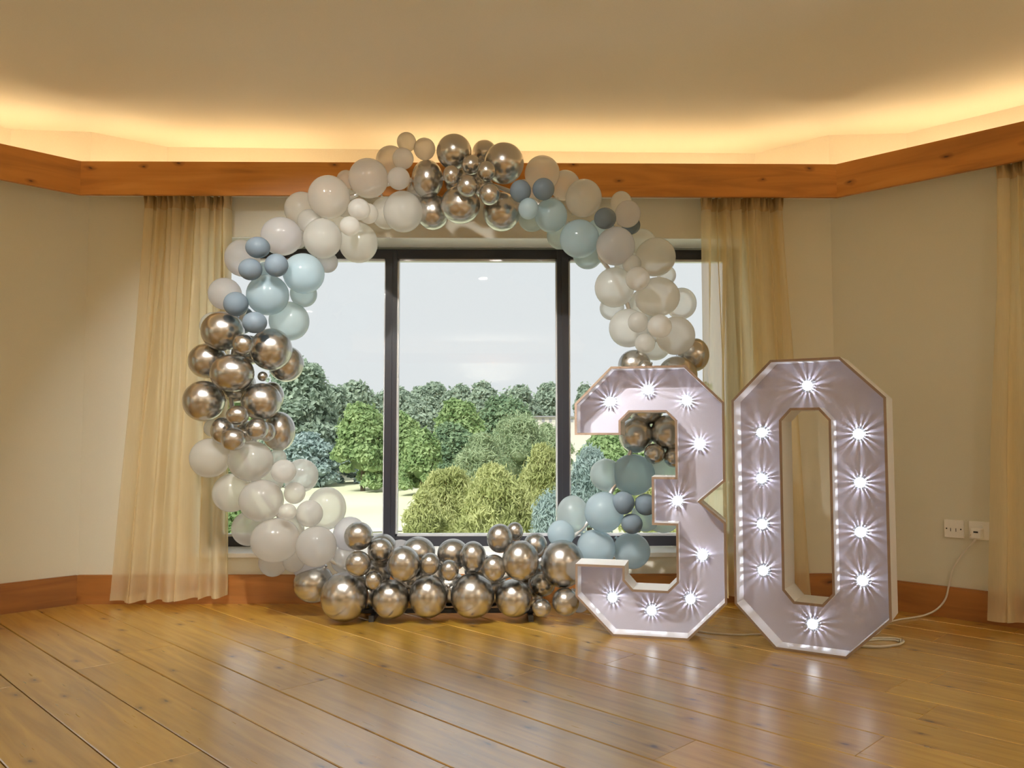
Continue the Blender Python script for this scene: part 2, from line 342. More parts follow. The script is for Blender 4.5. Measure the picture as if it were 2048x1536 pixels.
# oak pelmets with a closing shelf and warm LED strips lying on it
P0, P1 = Vector((-2.207, 4.261, 0)), Vector((1.770, 4.261, 0)); LP = (P1 - P0).length
pel = {0: (P0, 0.0, LP), 1: (P1, -PI/4, 3.99)}
q = P0 + Vector((-1, -1, 0)).normalized() * 3.99; pel[7] = (q, PI/4, 3.99)
for i in (2, 3, 4, 5, 6):
    d, an = dirs[i]; nn = Vector((-d.y, d.x, 0)); pel[i] = (V[i] - nn * .157 + d * .065, an, S8 - .13)
for n, i in enumerate((0, 1, 7, 2, 3, 4, 5, 6), 1):
    o_, an, ln = pel[i]; tr = empty('trim_%d' % n, o_, an); tr['kind'] = 'structure'
    k = .022 * math.tan(PI/8)
    MB().prism([(0, 0), (ln, 0), (ln + k, .022), (-k, .022)], 2.145, 2.322).build('pelmet_board', M['pelmet'], tr)
    MB().prism([(-k, .022), (ln + k, .022), (ln + .07, .19), (-.07, .19)], 2.185, 2.203).build('shelf_board', M['white'], tr)
    segs = [(.36, 1.32, 1), (1.52, S8 - .36, 1)] if i == 0 else [(.36, S8 - .36, 1)]
    for a, b, deep in segs + [(.02, .33, 0), (ln - .33, ln - .02, 0)]:
        st = empty('led_strip', V[i] if deep else o_, dirs[i][1] if deep else an)
        na_, nz_ = (.125, 2.198) if deep else (.092, 2.203)
        lab = {0: 'warm led strip behind the pelmet over the big window', 1: 'warm led strip behind the pelmet above the sockets', 7: 'warm led strip behind the angled pelmet left of the curtain'}.get(i, 'warm led strip behind the pelmet of the %s wall' % SIDE[i].replace('_', ' '))
        tag(st, lab + (', ' + (('long run' if i else 'shorter run' if a < 1 else 'longer run') if deep else 'short piece at its %s' % ('start' if a < 1 else 'end'))), 'led strip', 'led strips behind the pelmets')
        MB().box(a, b, na_, na_ + .024, nz_, nz_ + .06).build('channel', M['ledbody'], st)
        MB().box(a + .004, b - .004, na_ + .004, na_ + .020, nz_ + .06, nz_ + .066).build('diffuser', M['led'], st)

# added ceiling spots out of view, standing in for daylight and room light
for k, (x, y, e, aim) in enumerate([(-1.2,2.3,13,(-1.0,4.1,1.0)),(-.3,2.3,12,(-.3,4.1,1.05)),(-.8,2.4,8,(.36,4.1,.80)),(-3.0,.6,4,None),(-.2,.8,4,None),(2.2,.8,9,None),(-2.6,-1.6,6,None),(2.2,-1.6,10,None)]):
    t = empty('ceiling_downlight', (x, y, ZC)); tag(t, 'round recessed ceiling downlight, %s of the grid over the open floor' % ('first', 'second', 'third', 'fourth', 'fifth', 'sixth', 'seventh', 'eighth', 'ninth')[k], 'downlight', 'ceiling downlights')
    MB().lathe([(.050, -.002), (.062, -.006), (.066, -.001), (.066, 0)], 24).build('bezel', M['white'], t)
    MB().lathe([(.046, -.004), (.046, -.003)], 24).build('lens', M['lamp'], t)
    l = bpy.data.lights.new('downlight', 'AREA'); l.shape = 'DISK'; l.size = .09; l.energy = e; l.color = (1, .985, .94) if aim else (1,.95,.85); l.spread = math.radians(165)
    lo = bpy.data.objects.new('downlight_lamp', l); C.objects.link(lo); lo.parent = t; lo.location = (0, 0, -.012)
    if aim: l.spread = math.radians(42 if k == 2 else 66); lo.rotation_euler = (Vector(aim) - Vector((x, y, ZC))).to_track_quat('-Z', 'Y').to_euler()
# added unseen wall lamps that lift the ceiling with warm fill
for k, (x, y, rz, e) in enumerate([(-4.9,-1.5,1.5708,34),(4.45,-1.5,-1.5708,58),(-.2,-5.15,3.1416,44)]):
    t = empty('wall_uplighter', (x, y, 1.75), rz); tag(t, 'white half bowl wall uplighter, %s round the rear of the room' % ('first', 'second', 'third', 'fourth')[k], 'wall light', 'wall uplighters')
    MB().lathe([(.02, -.11), (.09, -.06), (.13, .03), (.125, .03), (.085, -.05), (.02, -.10)], 20).build('bowl', M['white'], t)
    MB().box(-.03, .03, .10, .16, -.05, .03).build('wall_bracket', M['white'], t)
    l = bpy.data.lights.new('uplight', 'AREA'); l.shape = 'DISK'; l.size = .2; l.energy = e; l.color = (1,.92,.80)
    lo = bpy.data.objects.new('uplight_lamp', l); C.objects.link(lo); lo.parent = t; lo.location = (0, 0, .01); lo.rotation_euler = (PI, 0, 0)

# ---------------------------------------------------------------- curtains
def curtain(name, label, org, an, top, bot, zt, zb, nt_, nb, amp_t, amp_b, seed, hem):
    """top/bot: (t0, t1) ranges along the wall frame; folds hang in local y"""
    rnd = random.Random(seed); root = empty(name, org, an); tag(root, label, 'curtain', 'cream voile curtains')
    ph = [rnd.uniform(0, 2 * PI) for _ in range(6)]
    NU, NV = 260, 26; zh = zt - .075
    def fold_t(u): return math.sin(2 * PI * (nt_ * u + .35 * math.sin(2 * PI * u * 3 + ph[0]))) * (.75 + .25 * math.sin(2 * PI * u * 5 + ph[1]))
    def fold_b(u):
        x = nb * u + .28 * math.sin(2 * PI * u * 2 + ph[2]) + .15 * math.sin(2 * PI * u * 5 + ph[3])
        s_ = math.sin(2 * PI * x); return math.copysign(abs(s_) ** .7, s_)
    def pt(u, v):            # v 0 top .. 1 bottom
        s_ = min(1, v * 1.5); s_ = s_ * s_ * (3 - 2 * s_)
        e0 = v ** 1.15
        t = (top[0] * (1 - e0) + bot[0] * e0) * (1 - u) + (top[1] * (1 - e0) + bot[1] * e0) * u
        y = amp_t * fold_t(u) * (1 - .8 * s_) + amp_b * fold_b(u) * s_ + .004 * math.sin(40 * u + 9 * v + ph[4])
        t += .012 * math.cos(2 * PI * nt_ * u + ph[0]) * (1 - .8 * s_) + .022 * math.cos(2 * PI * (nb * u) + ph[2]) * s_
        z = zh + (zb + hem(u) - zh) * v
        return (t, y, z)
    m = MB()
    for j in range(NV + 1):
        for i in range(NU + 1): m.v.append(pt(i / NU, j / NV))
    for j in range(NV):
        for i in range(NU): m.f.append((j * (NU + 1) + i, j * (NU + 1) + i + 1, (j + 1) * (NU + 1) + i + 1, (j + 1) * (NU + 1) + i)); m.m.append(0)
    m.build('drop', M['curtain'], root, smooth=True, fix=False)
    h = MB()
    for j in range(5):
        for i in range(NU + 1):
            u = i / NU; k = j / 4; t, y, z = pt(u, 0)
            y = y * (1 - .35 * math.sin(PI * k)) + .022 * math.sin(2 * PI * nt_ * 3.1 * u + ph[5]) * k
            h.v.append((t, y, zh + .075 * k))
    for j in range(4):
        for i in range(NU): h.f.append((j * (NU + 1) + i, j * (NU + 1) + i + 1, (j + 1) * (NU + 1) + i + 1, (j + 1) * (NU + 1) + i)); h.m.append(0)
    h.build('gathered_heading', M['heading'], root, smooth=True, fix=False)
    r = MB(); r.tube([(top[0] - .05, 0, zt + .012), (top[1] + .05, 0, zt + .012)], .009, 8); r.build('curtain_track', M['white'], root)
    b = MB()                                      # sewn hem, a doubled strip at the foot
    for j in range(2):
        for i in range(NU + 1):
            t, y, z = pt(i / NU, 1 - .018 * (1 - j)); b.v.append((t, y - .0025, z))
    for i in range(NU): b.f.append((i, i + 1, NU + 2 + i, NU + 1 + i)); b.m.append(0)
    b.build('hem', M['curtain'], root, smooth=True, fix=False)
    return root
XB = -2.249
curtain('curtain', 'cream voile curtain hanging beside the big window behind the balloon ring, chrome balloons overlapping it', V[0], 0, (-1.90 - XB, -1.455 - XB), (-2.035 - XB, -1.425 - XB), 2.168, .025, 12, 5, .036, .044, 3, lambda u: .030 * u * u)
curtain('curtain', 'cream voile curtain hanging behind the two lit numbers', V[0], 0, (1.075 - XB, 1.512 - XB), (1.05 - XB, 1.60 - XB), 2.168, .03, 11, 5, .036, .044, 8, lambda u: .02 * (1 - u))
for c_ in [o for o in C.objects if o.name.startswith('curtain') and o.parent is None]:
    c_.location.y -= .091
cr = curtain('curtain', 'cream voile curtain hanging by the wall sockets, cut off by the photo edge', V[1], -PI/4, (.835, 1.30), (.752, 1.42), 2.168, .035, 11, 6, .032, .036, 21, lambda u: .0)
cr.location -= Vector((1, 1, 0)).normalized() * .085
cl = curtain('curtain', 'cream voile curtain on the angled wall outside the photo, by the long curtain', V[7], PI/4, (2.85, 3.20), (2.80, 3.26), 2.168, .035, 9, 5, .02, .03, 5, lambda u: .0)
cl.location -= Vector((-1, 1, 0)).normalized() * .085

# ---------------------------------------------------------------- balloon ring
ring = empty('balloon_ring', (-.32, 4.05, 0))
tag(ring, 'round balloon garland of white, pale blue and chrome silver balloons standing before the window', 'balloon arch')
OFF = Vector((-.32, 4.05, 0))
RC = Vector((0, .02, 1.16)); RR = 1.02
rp = [(RC.x + RR * math.cos(a), RC.y, RC.z + RR * math.sin(a)) for a in [2 * PI * i / 64 for i in range(64)]]
MB().tube(rp, .011, 10, closed=True).build('hoop', M['hoop'], ring, smooth=True)
for fx in (-.303, .46):
    MB().box(fx - .012, fx + .012, -.05, .16, 0, .022).box(fx - .012, fx + .012, -.062, -.05, 0, .03).build('foot', M['foot'], ring)
MB().box(-.36, .52, .03, .06, .022, .04).build('base_bar', M['foot'], ring)
for fx in (-.303, .46): MB().tube([(fx, .045, .03), (fx, .03, .22)], .01, 8).build('upright', M['hoop'], ring, smooth=True)
BALL = [
    ('W', -0.471, 3.98, 2.33, 0.0484, 0.0484), ('W', -0.382, 3.98, 2.296, 0.0544, 0.0544), ('W', -0.566, 4.12, 2.282, 0.0776, 0.0776), ('W', -0.479, 3.91, 2.223, 0.0523, 0.0523),
    ('W', -0.499, 3.91, 2.126, 0.0559, 0.0559), ('W', -0.656, 3.98, 2.147, 0.0992, 0.0992), ('W', -0.494, 4.05, 2.003, 0.0997, 0.1034), ('W', -0.584, 4.12, 2.014, 0.0827, 0.0827),
    ('W', -0.458, 4.15, 2.059, 0.0782, 0.0782), ('C', -0.237, 3.98, 2.281, 0.0883, 0.0883), ('C', 0.009, 3.98, 2.225, 0.1004, 0.1016), ('C', -0.09, 4.12, 2.326, 0.0651, 0.0651),
    ('C', -0.374, 4.05, 2.168, 0.0812, 0.0972), ('C', -0.149, 3.91, 2.194, 0.0487, 0.0487), ('C', -0.24, 3.84, 2.122, 0.042, 0.0467), ('C', -0.074, 3.84, 2.141, 0.0444, 0.0479),
    ('C', -0.164, 3.84, 2.069, 0.0525, 0.0537), ('C', -0.059, 3.84, 2.031, 0.0514, 0.0537), ('C', -0.204, 3.98, 2.019, 0.0992, 0.0944), ('C', -0.351, 4.12, 2.02, 0.0864, 0.0902),
    ('C', -0.002, 4.05, 2.004, 0.096, 0.0985), ('C', -0.113, 4.12, 2.173, 0.0751, 0.0751), ('W', 0.2, 4.05, 2.197, 0.0899, 0.0899), ('W', 0.32, 4.12, 2.159, 0.0776, 0.0776),
    ('W', 0.4, 3.98, 2.052, 0.0907, 0.0944), ('D', 0.087, 3.84, 2.045, 0.0514, 0.0549), ('D', 0.196, 3.84, 2.055, 0.0537, 0.0537), ('B', 0.125, 3.84, 1.961, 0.049, 0.0525),
    ('B', 0.24, 3.98, 1.966, 0.0823, 0.0847), ('L', 0.152, 4.12, 1.988, 0.0701, 0.0676), ('B', 0.38, 3.98, 1.85, 0.0992, 0.0968), ('L', 0.294, 4.12, 1.903, 0.0676, 0.0726),
    ('L', 0.436, 4.12, 1.806, 0.0776, 0.0776), ('D', 0.488, 3.84, 1.915, 0.0537, 0.0514), ('W', 0.595, 4.05, 2.052, 0.0542, 0.0566), ('P', 0.606, 3.91, 1.955, 0.063, 0.0666),
    ('D', 0.644, 4.05, 1.936, 0.0468, 0.0468), ('P', 0.546, 3.91, 1.798, 0.0951, 0.0951), ('V', 0.706, 4.12, 1.861, 0.0751, 0.0751), ('W', 0.751, 3.98, 1.76, 0.0992, 0.0968),
    ('W', 0.624, 3.91, 1.712, 0.0463, 0.0452), ('W', 0.64, 3.84, 1.627, 0.0584, 0.0584), ('W', 0.56, 4.05, 1.623, 0.1009, 0.1022), ('W', 0.759, 3.98, 1.563, 0.1101, 0.0992),
    ('V', 0.834, 4.12, 1.697, 0.0476, 0.0501), ('V', 0.906, 4.12, 1.553, 0.0776, 0.0827), ('W', 0.628, 4.05, 1.42, 0.0985, 0.0985), ('V', 0.56, 4.15, 1.535, 0.0631, 0.0631),
    ('W', 0.652, 3.91, 1.43, 0.0499, 0.0511), ('W', 0.741, 3.84, 1.4, 0.0584, 0.0572), ('W', 0.846, 3.98, 1.373, 0.0944, 0.0968), ('W', 0.684, 3.91, 1.328, 0.0499, 0.0499),
    ('C', 0.667, 4.12, 1.239, 0.0827, 0.0827), ('C', 0.966, 4.12, 1.293, 0.0776, 0.0877), ('C', 0.864, 4.03, 1.185, 0.0968, 0.0968), ('C', 0.704, 4.03, 1.22, 0.0392, 0.0392),
    ('C', 0.714, 4.08, 1.024, 0.0893, 0.0893), ('C', 0.665, 4.08, 0.888, 0.0893, 0.0893), ('C', 0.817, 4.03, 0.9, 0.0882, 0.0931), ('C', 0.739, 3.99, 0.8, 0.0509, 0.0509),
    ('C', 0.829, 3.99, 0.781, 0.0461, 0.0485), ('C', 0.923, 4.08, 1.027, 0.0942, 0.0942), ('C', 0.942, 4.12, 0.84, 0.0902, 0.0902), ('L', 0.522, 4.12, 0.691, 0.0827, 0.0827),
    ('B', 0.65, 4.08, 0.695, 0.1067, 0.1042), ('L', 0.815, 4.12, 0.691, 0.0952, 0.0952), ('L', 0.354, 4.12, 0.49, 0.0827, 0.1002), ('B', 0.497, 4.03, 0.516, 0.098, 0.1004),
    ('D', 0.582, 3.97, 0.566, 0.0555, 0.0567), ('D', 0.69, 3.97, 0.557, 0.0531, 0.0531), ('D', 0.623, 3.97, 0.466, 0.0519, 0.0495), ('B', 0.289, 4.05, 0.408, 0.0677, 0.0677),
    ('B', 0.463, 4.08, 0.336, 0.0967, 0.0918), ('B', 0.644, 4.12, 0.317, 0.0927, 0.0902), ('L', 0.8, 4.12, 0.492, 0.0902, 0.0902), ('L', 0.706, 4.08, 0.484, 0.0694, 0.0694),
    ('C', 0.29, 3.98, 0.276, 0.1077, 0.1161), ('C', 0.088, 3.91, 0.301, 0.0891, 0.0963), ('C', -0.009, 3.98, 0.395, 0.0641, 0.0702), ('C', 0.064, 4.05, 0.42, 0.0419, 0.0455),
    ('C', 0.167, 4.12, 0.343, 0.0601, 0.0626), ('C', -0.138, 3.98, 0.308, 0.0641, 0.075), ('C', -0.037, 3.91, 0.266, 0.0594, 0.0642), ('C', -0.246, 3.91, 0.256, 0.0452, 0.0499),
    ('C', -0.337, 3.91, 0.286, 0.0475, 0.0523), ('C', -0.462, 3.91, 0.286, 0.0796, 0.0856), ('C', -0.415, 4.12, 0.302, 0.0877, 0.0852), ('C', -0.242, 4.12, 0.299, 0.0801, 0.0776),
    ('C', -0.58, 3.98, 0.343, 0.0581, 0.0556), ('C', -0.591, 4.12, 0.322, 0.0751, 0.0801), ('C', -0.686, 3.98, 0.407, 0.0702, 0.069), ('P', -0.755, 4.12, 0.401, 0.0827, 0.0852),
    ('C', -0.673, 3.91, 0.287, 0.0618, 0.0618), ('C', -0.601, 3.91, 0.211, 0.0416, 0.044), ('C', -0.748, 3.98, 0.124, 0.1161, 0.1198), ('C', -0.53, 3.98, 0.11, 0.0919, 0.0944),
    ('C', -0.35, 3.98, 0.124, 0.0944, 0.104), ('C', -0.14, 3.98, 0.126, 0.1077, 0.1089), ('C', 0.058, 3.98, 0.114, 0.0907, 0.0919), ('C', 0.198, 4.05, 0.167, 0.064, 0.0591),
    ('C', 0.186, 3.91, 0.083, 0.0463, 0.0428), ('C', 0.299, 3.91, 0.11, 0.0642, 0.0654), ('P', 0.382, 4.12, 0.075, 0.0551, 0.0601), ('C', -0.926, 4.12, 0.159, 0.1027, 0.0927),
    ('C', -0.622, 4.12, 0.2, 0.0751, 0.0751), ('C', -0.667, 4.15, 0.082, 0.0807, 0.0858), ('C', -0.457, 4.15, 0.15, 0.0858, 0.0858), ('C', -0.258, 4.15, 0.125, 0.0908, 0.0908),
    ('C', -0.046, 4.15, 0.12, 0.0858, 0.0858), ('C', 0.14, 4.15, 0.07, 0.0757, 0.0757), ('C', 0.145, 4.15, 0.213, 0.0757, 0.0757), ('P', -0.508, 4.15, 0.293, 0.0757, 0.0757),
    ('C', -0.343, 4.12, 0.187, 0.0751, 0.0751), ('C', -0.108, 4.12, 0.223, 0.0801, 0.0801), ('W', -1.425, 4.05, 0.779, 0.0972, 0.0985), ('W', -1.207, 3.98, 0.766, 0.1089, 0.0992),
    ('W', -1.338, 4.12, 0.605, 0.0952, 0.0977), ('W', -1.151, 3.98, 0.577, 0.1077, 0.1028), ('W', -1.03, 3.91, 0.719, 0.0594, 0.057), ('V', -1.116, 4.12, 0.778, 0.0438, 0.0426),
    ('V', -0.998, 4.12, 0.687, 0.0852, 0.0852), ('W', -0.994, 3.98, 0.612, 0.052, 0.0532), ('W', -1.008, 3.91, 0.53, 0.0428, 0.0404), ('W', -0.922, 3.98, 0.514, 0.0653, 0.0653),
    ('V', -0.871, 4.12, 0.525, 0.0977, 0.1077), ('W', -1.081, 3.98, 0.39, 0.1186, 0.1077), ('W', -0.887, 3.98, 0.359, 0.0992, 0.0992), ('V', -1.248, 4.12, 0.43, 0.0877, 0.0877),
    ('V', -1.127, 4.12, 0.267, 0.0726, 0.0751), ('W', -1.009, 4.05, 0.277, 0.0529, 0.0517), ('W', -0.778, 4.12, 0.273, 0.0676, 0.0676), ('P', -1.076, 3.98, 1.858, 0.1016, 0.0956),
    ('W', -1.011, 4.12, 2.028, 0.0914, 0.0914), ('W', -0.848, 3.98, 2.053, 0.104, 0.1077), ('W', -0.791, 4.12, 2.183, 0.0501, 0.0501), ('W', -0.877, 3.98, 1.849, 0.0956, 0.1004),
    ('W', -0.716, 4.05, 1.846, 0.0985, 0.1022), ('W', -0.676, 3.84, 1.956, 0.0537, 0.0514), ('W', -0.643, 3.91, 1.954, 0.0475, 0.0499), ('W', -0.718, 3.84, 1.875, 0.049, 0.0467),
    ('P', -0.884, 4.12, 1.762, 0.0551, 0.0551), ('D', -1.149, 3.84, 1.771, 0.0584, 0.0514), ('D', -1.182, 3.84, 1.667, 0.056, 0.0525), ('D', -1.061, 3.84, 1.687, 0.056, 0.056),
    ('B', -0.967, 3.98, 1.676, 0.1016, 0.1004), ('P', -1.309, 4.12, 1.779, 0.0877, 0.0952), ('B', -1.14, 3.98, 1.57, 0.104, 0.1016), ('P', -1.393, 4.12, 1.598, 0.0827, 0.0827),
    ('D', -1.269, 3.91, 1.514, 0.0594, 0.0594), ('D', -1.158, 3.84, 1.416, 0.0584, 0.0514), ('L', -1.0, 4.12, 1.599, 0.0676, 0.0676), ('L', -1.07, 4.12, 1.462, 0.1002, 0.1002),
    ('V', -1.455, 4.15, 1.44, 0.0706, 0.0706), ('C', -1.352, 3.98, 1.392, 0.104, 0.098), ('C', -1.119, 3.98, 1.304, 0.1016, 0.1052), ('C', -1.208, 3.84, 1.313, 0.0514, 0.049),
    ('C', -1.447, 4.05, 1.254, 0.0936, 0.0886), ('C', -1.281, 3.91, 1.184, 0.1058, 0.0915), ('C', -1.082, 4.12, 1.246, 0.0877, 0.0927), ('C', -1.157, 3.98, 1.173, 0.0242, 0.0242),
    ('C', -1.436, 3.98, 1.054, 0.0992, 0.1004), ('C', -1.162, 3.98, 1.052, 0.098, 0.0919), ('C', -1.151, 4.12, 1.082, 0.0601, 0.0751), ('C', -1.229, 3.84, 0.982, 0.0537, 0.0467),
    ('C', -1.158, 3.91, 0.919, 0.0547, 0.0523), ('C', -1.131, 3.98, 0.905, 0.0411, 0.0472), ('C', -1.344, 3.98, 0.91, 0.0556, 0.0677), ('C', -1.245, 3.84, 0.87, 0.0584, 0.0549),
    ('C', -1.112, 4.12, 0.907, 0.0801, 0.1002), ('W', -1.439, 4.12, 0.925, 0.0451, 0.0451), ('C', -1.319, 4.12, 1.139, 0.0902, 0.0902), ('C', -1.263, 4.12, 1.315, 0.0751, 0.0751),
    ('W', -0.803, 4.15, 2.076, 0.0757, 0.0757), ('W', -0.958, 4.05, 1.951, 0.0616, 0.0616), ('P', -1.055, 4.15, 1.907, 0.0757, 0.0757), ('B', -1.17, 4.05, 1.694, 0.0542, 0.0542),
    ('D', -1.325, 4.15, 1.471, 0.0757, 0.0757), ('C', -1.289, 4.15, 0.89, 0.0757, 0.0757), ('W', -1.172, 4.15, 0.665, 0.0807, 0.0807), ('W', -1.069, 4.15, 0.417, 0.0858, 0.0858),
    ('P', -0.954, 4.15, 0.244, 0.0858, 0.0858), ('B', 0.501, 4.15, 1.911, 0.0858, 0.0858), ('W', 0.653, 4.15, 1.757, 0.0807, 0.0807), ('W', 0.728, 4.15, 1.551, 0.0858, 0.0858),
    ('W', 0.777, 4.15, 1.346, 0.0807, 0.0807), ('C', -0.42, 4.15, 2.142, 0.0807, 0.0807), ('C', -0.216, 4.15, 2.195, 0.0858, 0.0858), ('W', 0.117, 4.15, 2.118, 0.0807, 0.0807),
]
LAB = dict(V='sheer white balloon glowing in the window light', W='white balloon', P='pearly lilac white balloon', B='pale blue balloon', L='sheer light blue balloon', D='dusty blue small balloon', C='chrome silver balloon')
NS, NR = 30, 22
def balloon_mesh(rx, ry, axis, seed):
    prof = []
    for i in range(NR):
        a = PI * i / (NR - 1) * .955
        prof.append((math.sin(a) * (1 - .05 * (1 - math.cos(a)) * .5), math.cos(a)))
    prof[0] = (.004, 1.0)
    zl = prof[-1][1]; prof += [(.075, zl - .05), (.055, zl - .09), (.05, zl - .11), (.085, zl - .125), (.095, zl - .15), (.07, zl - .17)]
    rot = Vector(axis).to_track_quat('-Z', 'Y').to_matrix()      # neck points along axis
    sx = Vector((rx, (rx + ry) / 2, ry)); vs, fs = [], []; rnd = random.Random(seed); tw = rnd.uniform(0, 6)
    for r, z in prof:
        for j in range(NS):
            a = 2 * PI * j / NS + tw; q = rot @ Vector((r * math.cos(a), r * math.sin(a), z)); vs.append((q.x * sx.x, q.y * sx.y, q.z * sx.z))
    n = len(prof)
    for i in range(n - 1):
        for j in range(NS): fs.append((i * NS + j, (i + 1) * NS + j, (i + 1) * NS + (j + 1) % NS, i * NS + (j + 1) % NS))
    fs += [tuple(range(NS)), tuple((n - 1) * NS + j for j in range(NS))[::-1]]
    me = bpy.data.meshes.new('balloon'); me.from_pydata(vs, [], fs); return me
for k, (c, x, y, z, rx, ry) in enumerate(BALL):
    p = Vector((x, y, z)) - OFF; z = max(p.z, ry + .002); p.z = z
    dd = Vector((p.x - RC.x, 0, p.z - RC.z)).normalized() * RR; tgt = Vector((RC.x + dd.x, RC.y + .03, RC.z + dd.z)); ax = tgt - p
    if ax.length < .03: ax = Vector((0, 1, 0))
    o = link('balloon', balloon_mesh(rx, ry, ax, k), M[c], ring, smooth=True); o.location = p; o['label'] = LAB[c]

# ---------------------------------------------------------------- light-up numbers
def inset(poly, d):      # poly counter-clockwise in (x, z): move inwards by d (outwards for a negative d)
    n = len(poly); out = []
    for i in range(n):
        a, b, c = Vector(poly[i - 1]), Vector(poly[i]), Vector(poly[(i + 1) % n])
        e1 = (b - a).normalized(); e2 = (c - b).normalized(); n1 = Vector((-e1.y, e1.x)); n2 = Vector((-e2.y, e2.x))
        m = (n1 + n2); m = m / max(m.dot(n1), .2); out.append(tuple(b + m * d))
    return out
def area(p): return sum(p[i - 1][0] * p[i][1] - p[i][0] * p[i - 1][1] for i in range(len(p))) / 2
def fill(loops, y, name, m, parent):
    bm = bmesh.new()
    for lp in loops:
        vs = [bm.verts.new((x, y, z)) for x, z in lp]
        for i in range(len(vs)): bm.edges.new((vs[i - 1], vs[i]))
    bmesh.ops.triangle_fill(bm, use_beauty=True, use_dissolve=False, edges=bm.edges[:], normal=(0, -1, 0))
    bmesh.ops.recalc_face_normals(bm, faces=bm.faces)
    me = bpy.data.meshes.new(name); 
    for f in bm.faces:
        if f.normal.y > 0: f.normal_flip()
    bm.to_mesh(me); bm.free(); return link(name, me, m, parent)
DEP, REC, RIM = .175, .100, .010
def number(label, org, yaw, outer, holes, bulbs):
    root = empty('light_up_number', org, yaw); tag(root, label, 'number light', 'lit numbers on the floor')
    loops = [outer if area(outer) > 0 else outer[::-1]] + [h if area(h) < 0 else h[::-1] for h in holes]   # holes clockwise
    ins = [inset(l, RIM) for l in loops]; ins2 = [inset(l, .004) for l in loops]
    sh, rm, lip = MB(), MB(), MB()
    def strip(mb, A_, ya, B_, yb):
        b = len(mb.v); n = len(A_); mb.v += [(x, ya, z) for x, z in A_] + [(x, yb, z) for x, z in B_]
        for i in range(n): mb.f.append((b + i, b + (i + 1) % n, b + n + (i + 1) % n, b + n + i)); mb.m.append(0)
    for lo, i1 in zip(loops, ins):
        strip(sh, lo, .004, lo, DEP)                     # side walls
        strip(rm, lo, .004, lo, 0); strip(rm, lo, 0, i1, 0)    # raw front edge
        strip(lip, i1, 0, i1, REC + .004)                # inner faces of the rim
    s_ = sh.build('side_wall', M['box'], root, fix=True); rm.build('front_edge', M['raw'], root, fix=True); lip.build('inner_lip', M['box'], root, fix=True)
    fill(loops, DEP - .002, 'back_board', M['box'], root); fill(ins, REC, 'face_panel', M['panel'], root)
    for bx, bz in bulbs:
        b = MB().lathe([(.013, .013), (.019, .015), (.0215, .019), (.020, .025), (.014, .031), (.006, .0335), (.002, .034)], 14).build('bulb', M['bulb'], root)
        b.location = (bx, REC, bz); b.rotation_euler = (PI/2, 0, 0)
        r = MB()  # collar facets cut as opaque fins, shaped to throw light streaks
        for k in range(15):
            a = 2 * PI * k / 15 + random.uniform(-.07, .07); w_ = random.uniform(.0026, .0046); dx, dy = math.cos(a), math.sin(a); px, py = -dy * w_, dx * w_
            r0, r1 = .018, .030
            r.prism([(r0 * dx - px * .5, r0 * dy - py * .5), (r1 * dx - px, r1 * dy - py), (r1 * dx + px, r1 * dy + py), (r0 * dx + px * .5, r0 * dy + py * .5)], 0, .019)
        r.build('faceted_collar', M['bulbring'], b)
        l = bpy.data.lights.new('bulb_led', 'POINT'); l.energy = .55; l.color = (.80, .86, 1.0); l.shadow_soft_size = .0025
        lo = bpy.data.objects.new('bulb_led', l); C.objects.link(lo); lo.parent = root; lo.location = (bx, REC - .007, bz)
    return root
W3, H3, c3 = .6605, 1.2, .166
three = [(c3, 0), (W3 - c3, 0), (W3, c3), (W3, .512), (.556, .600), (W3, .690), (W3, H3 - c3), (W3 - c3, H3), (c3, H3), (0, H3 - c3), (0, .891), (.209, .891), (.209, .952), (.249, .992), (.408, .992), (.448, .952), (.448, .706),
         (.344, .706), (.344, .494), (.448, .494), (.448, .250), (.408, .209), (.258, .209), (.221, .250), (.221, .311), (0, .311), (0, c3)]
number('large white marquee number three with nine lit bulbs standing in front of the balloon ring', (.331, 3.745, 0), -.2566, three, [],
       [(0.151, 1.045), (0.325, 1.096), (0.499, 1.046), (0.551, 0.851), (0.452, 0.597), (0.558, 0.357), (0.503, 0.163), (0.331, 0.104), (0.156, 0.153)])
W0, H0, c0 = .618, 1.21, .169
zero = [(c0, 0), (W0 - c0, 0), (W0, c0), (W0, H0 - c0), (W0 - c0, H0), (c0, H0), (0, H0 - c0), (0, c0)]
hole = [(.250, .205), (.359, .205), (.400, .252), (.400, .950), (.361, .995), (.252, .995), (.211, .950), (.211, .250)]
number('large white marquee number zero with ten lit bulbs standing by the wall sockets', (.9989, 3.5665, 0), -.5745, zero, [hole],
       [(0.302, 1.101), (0.105, 0.902), (0.5, 0.896), (0.101, 0.703), (0.501, 0.698), (0.1, 0.506), (0.498, 0.497), (0.101, 0.307), (0.501, 0.302), (0.302, 0.104)])

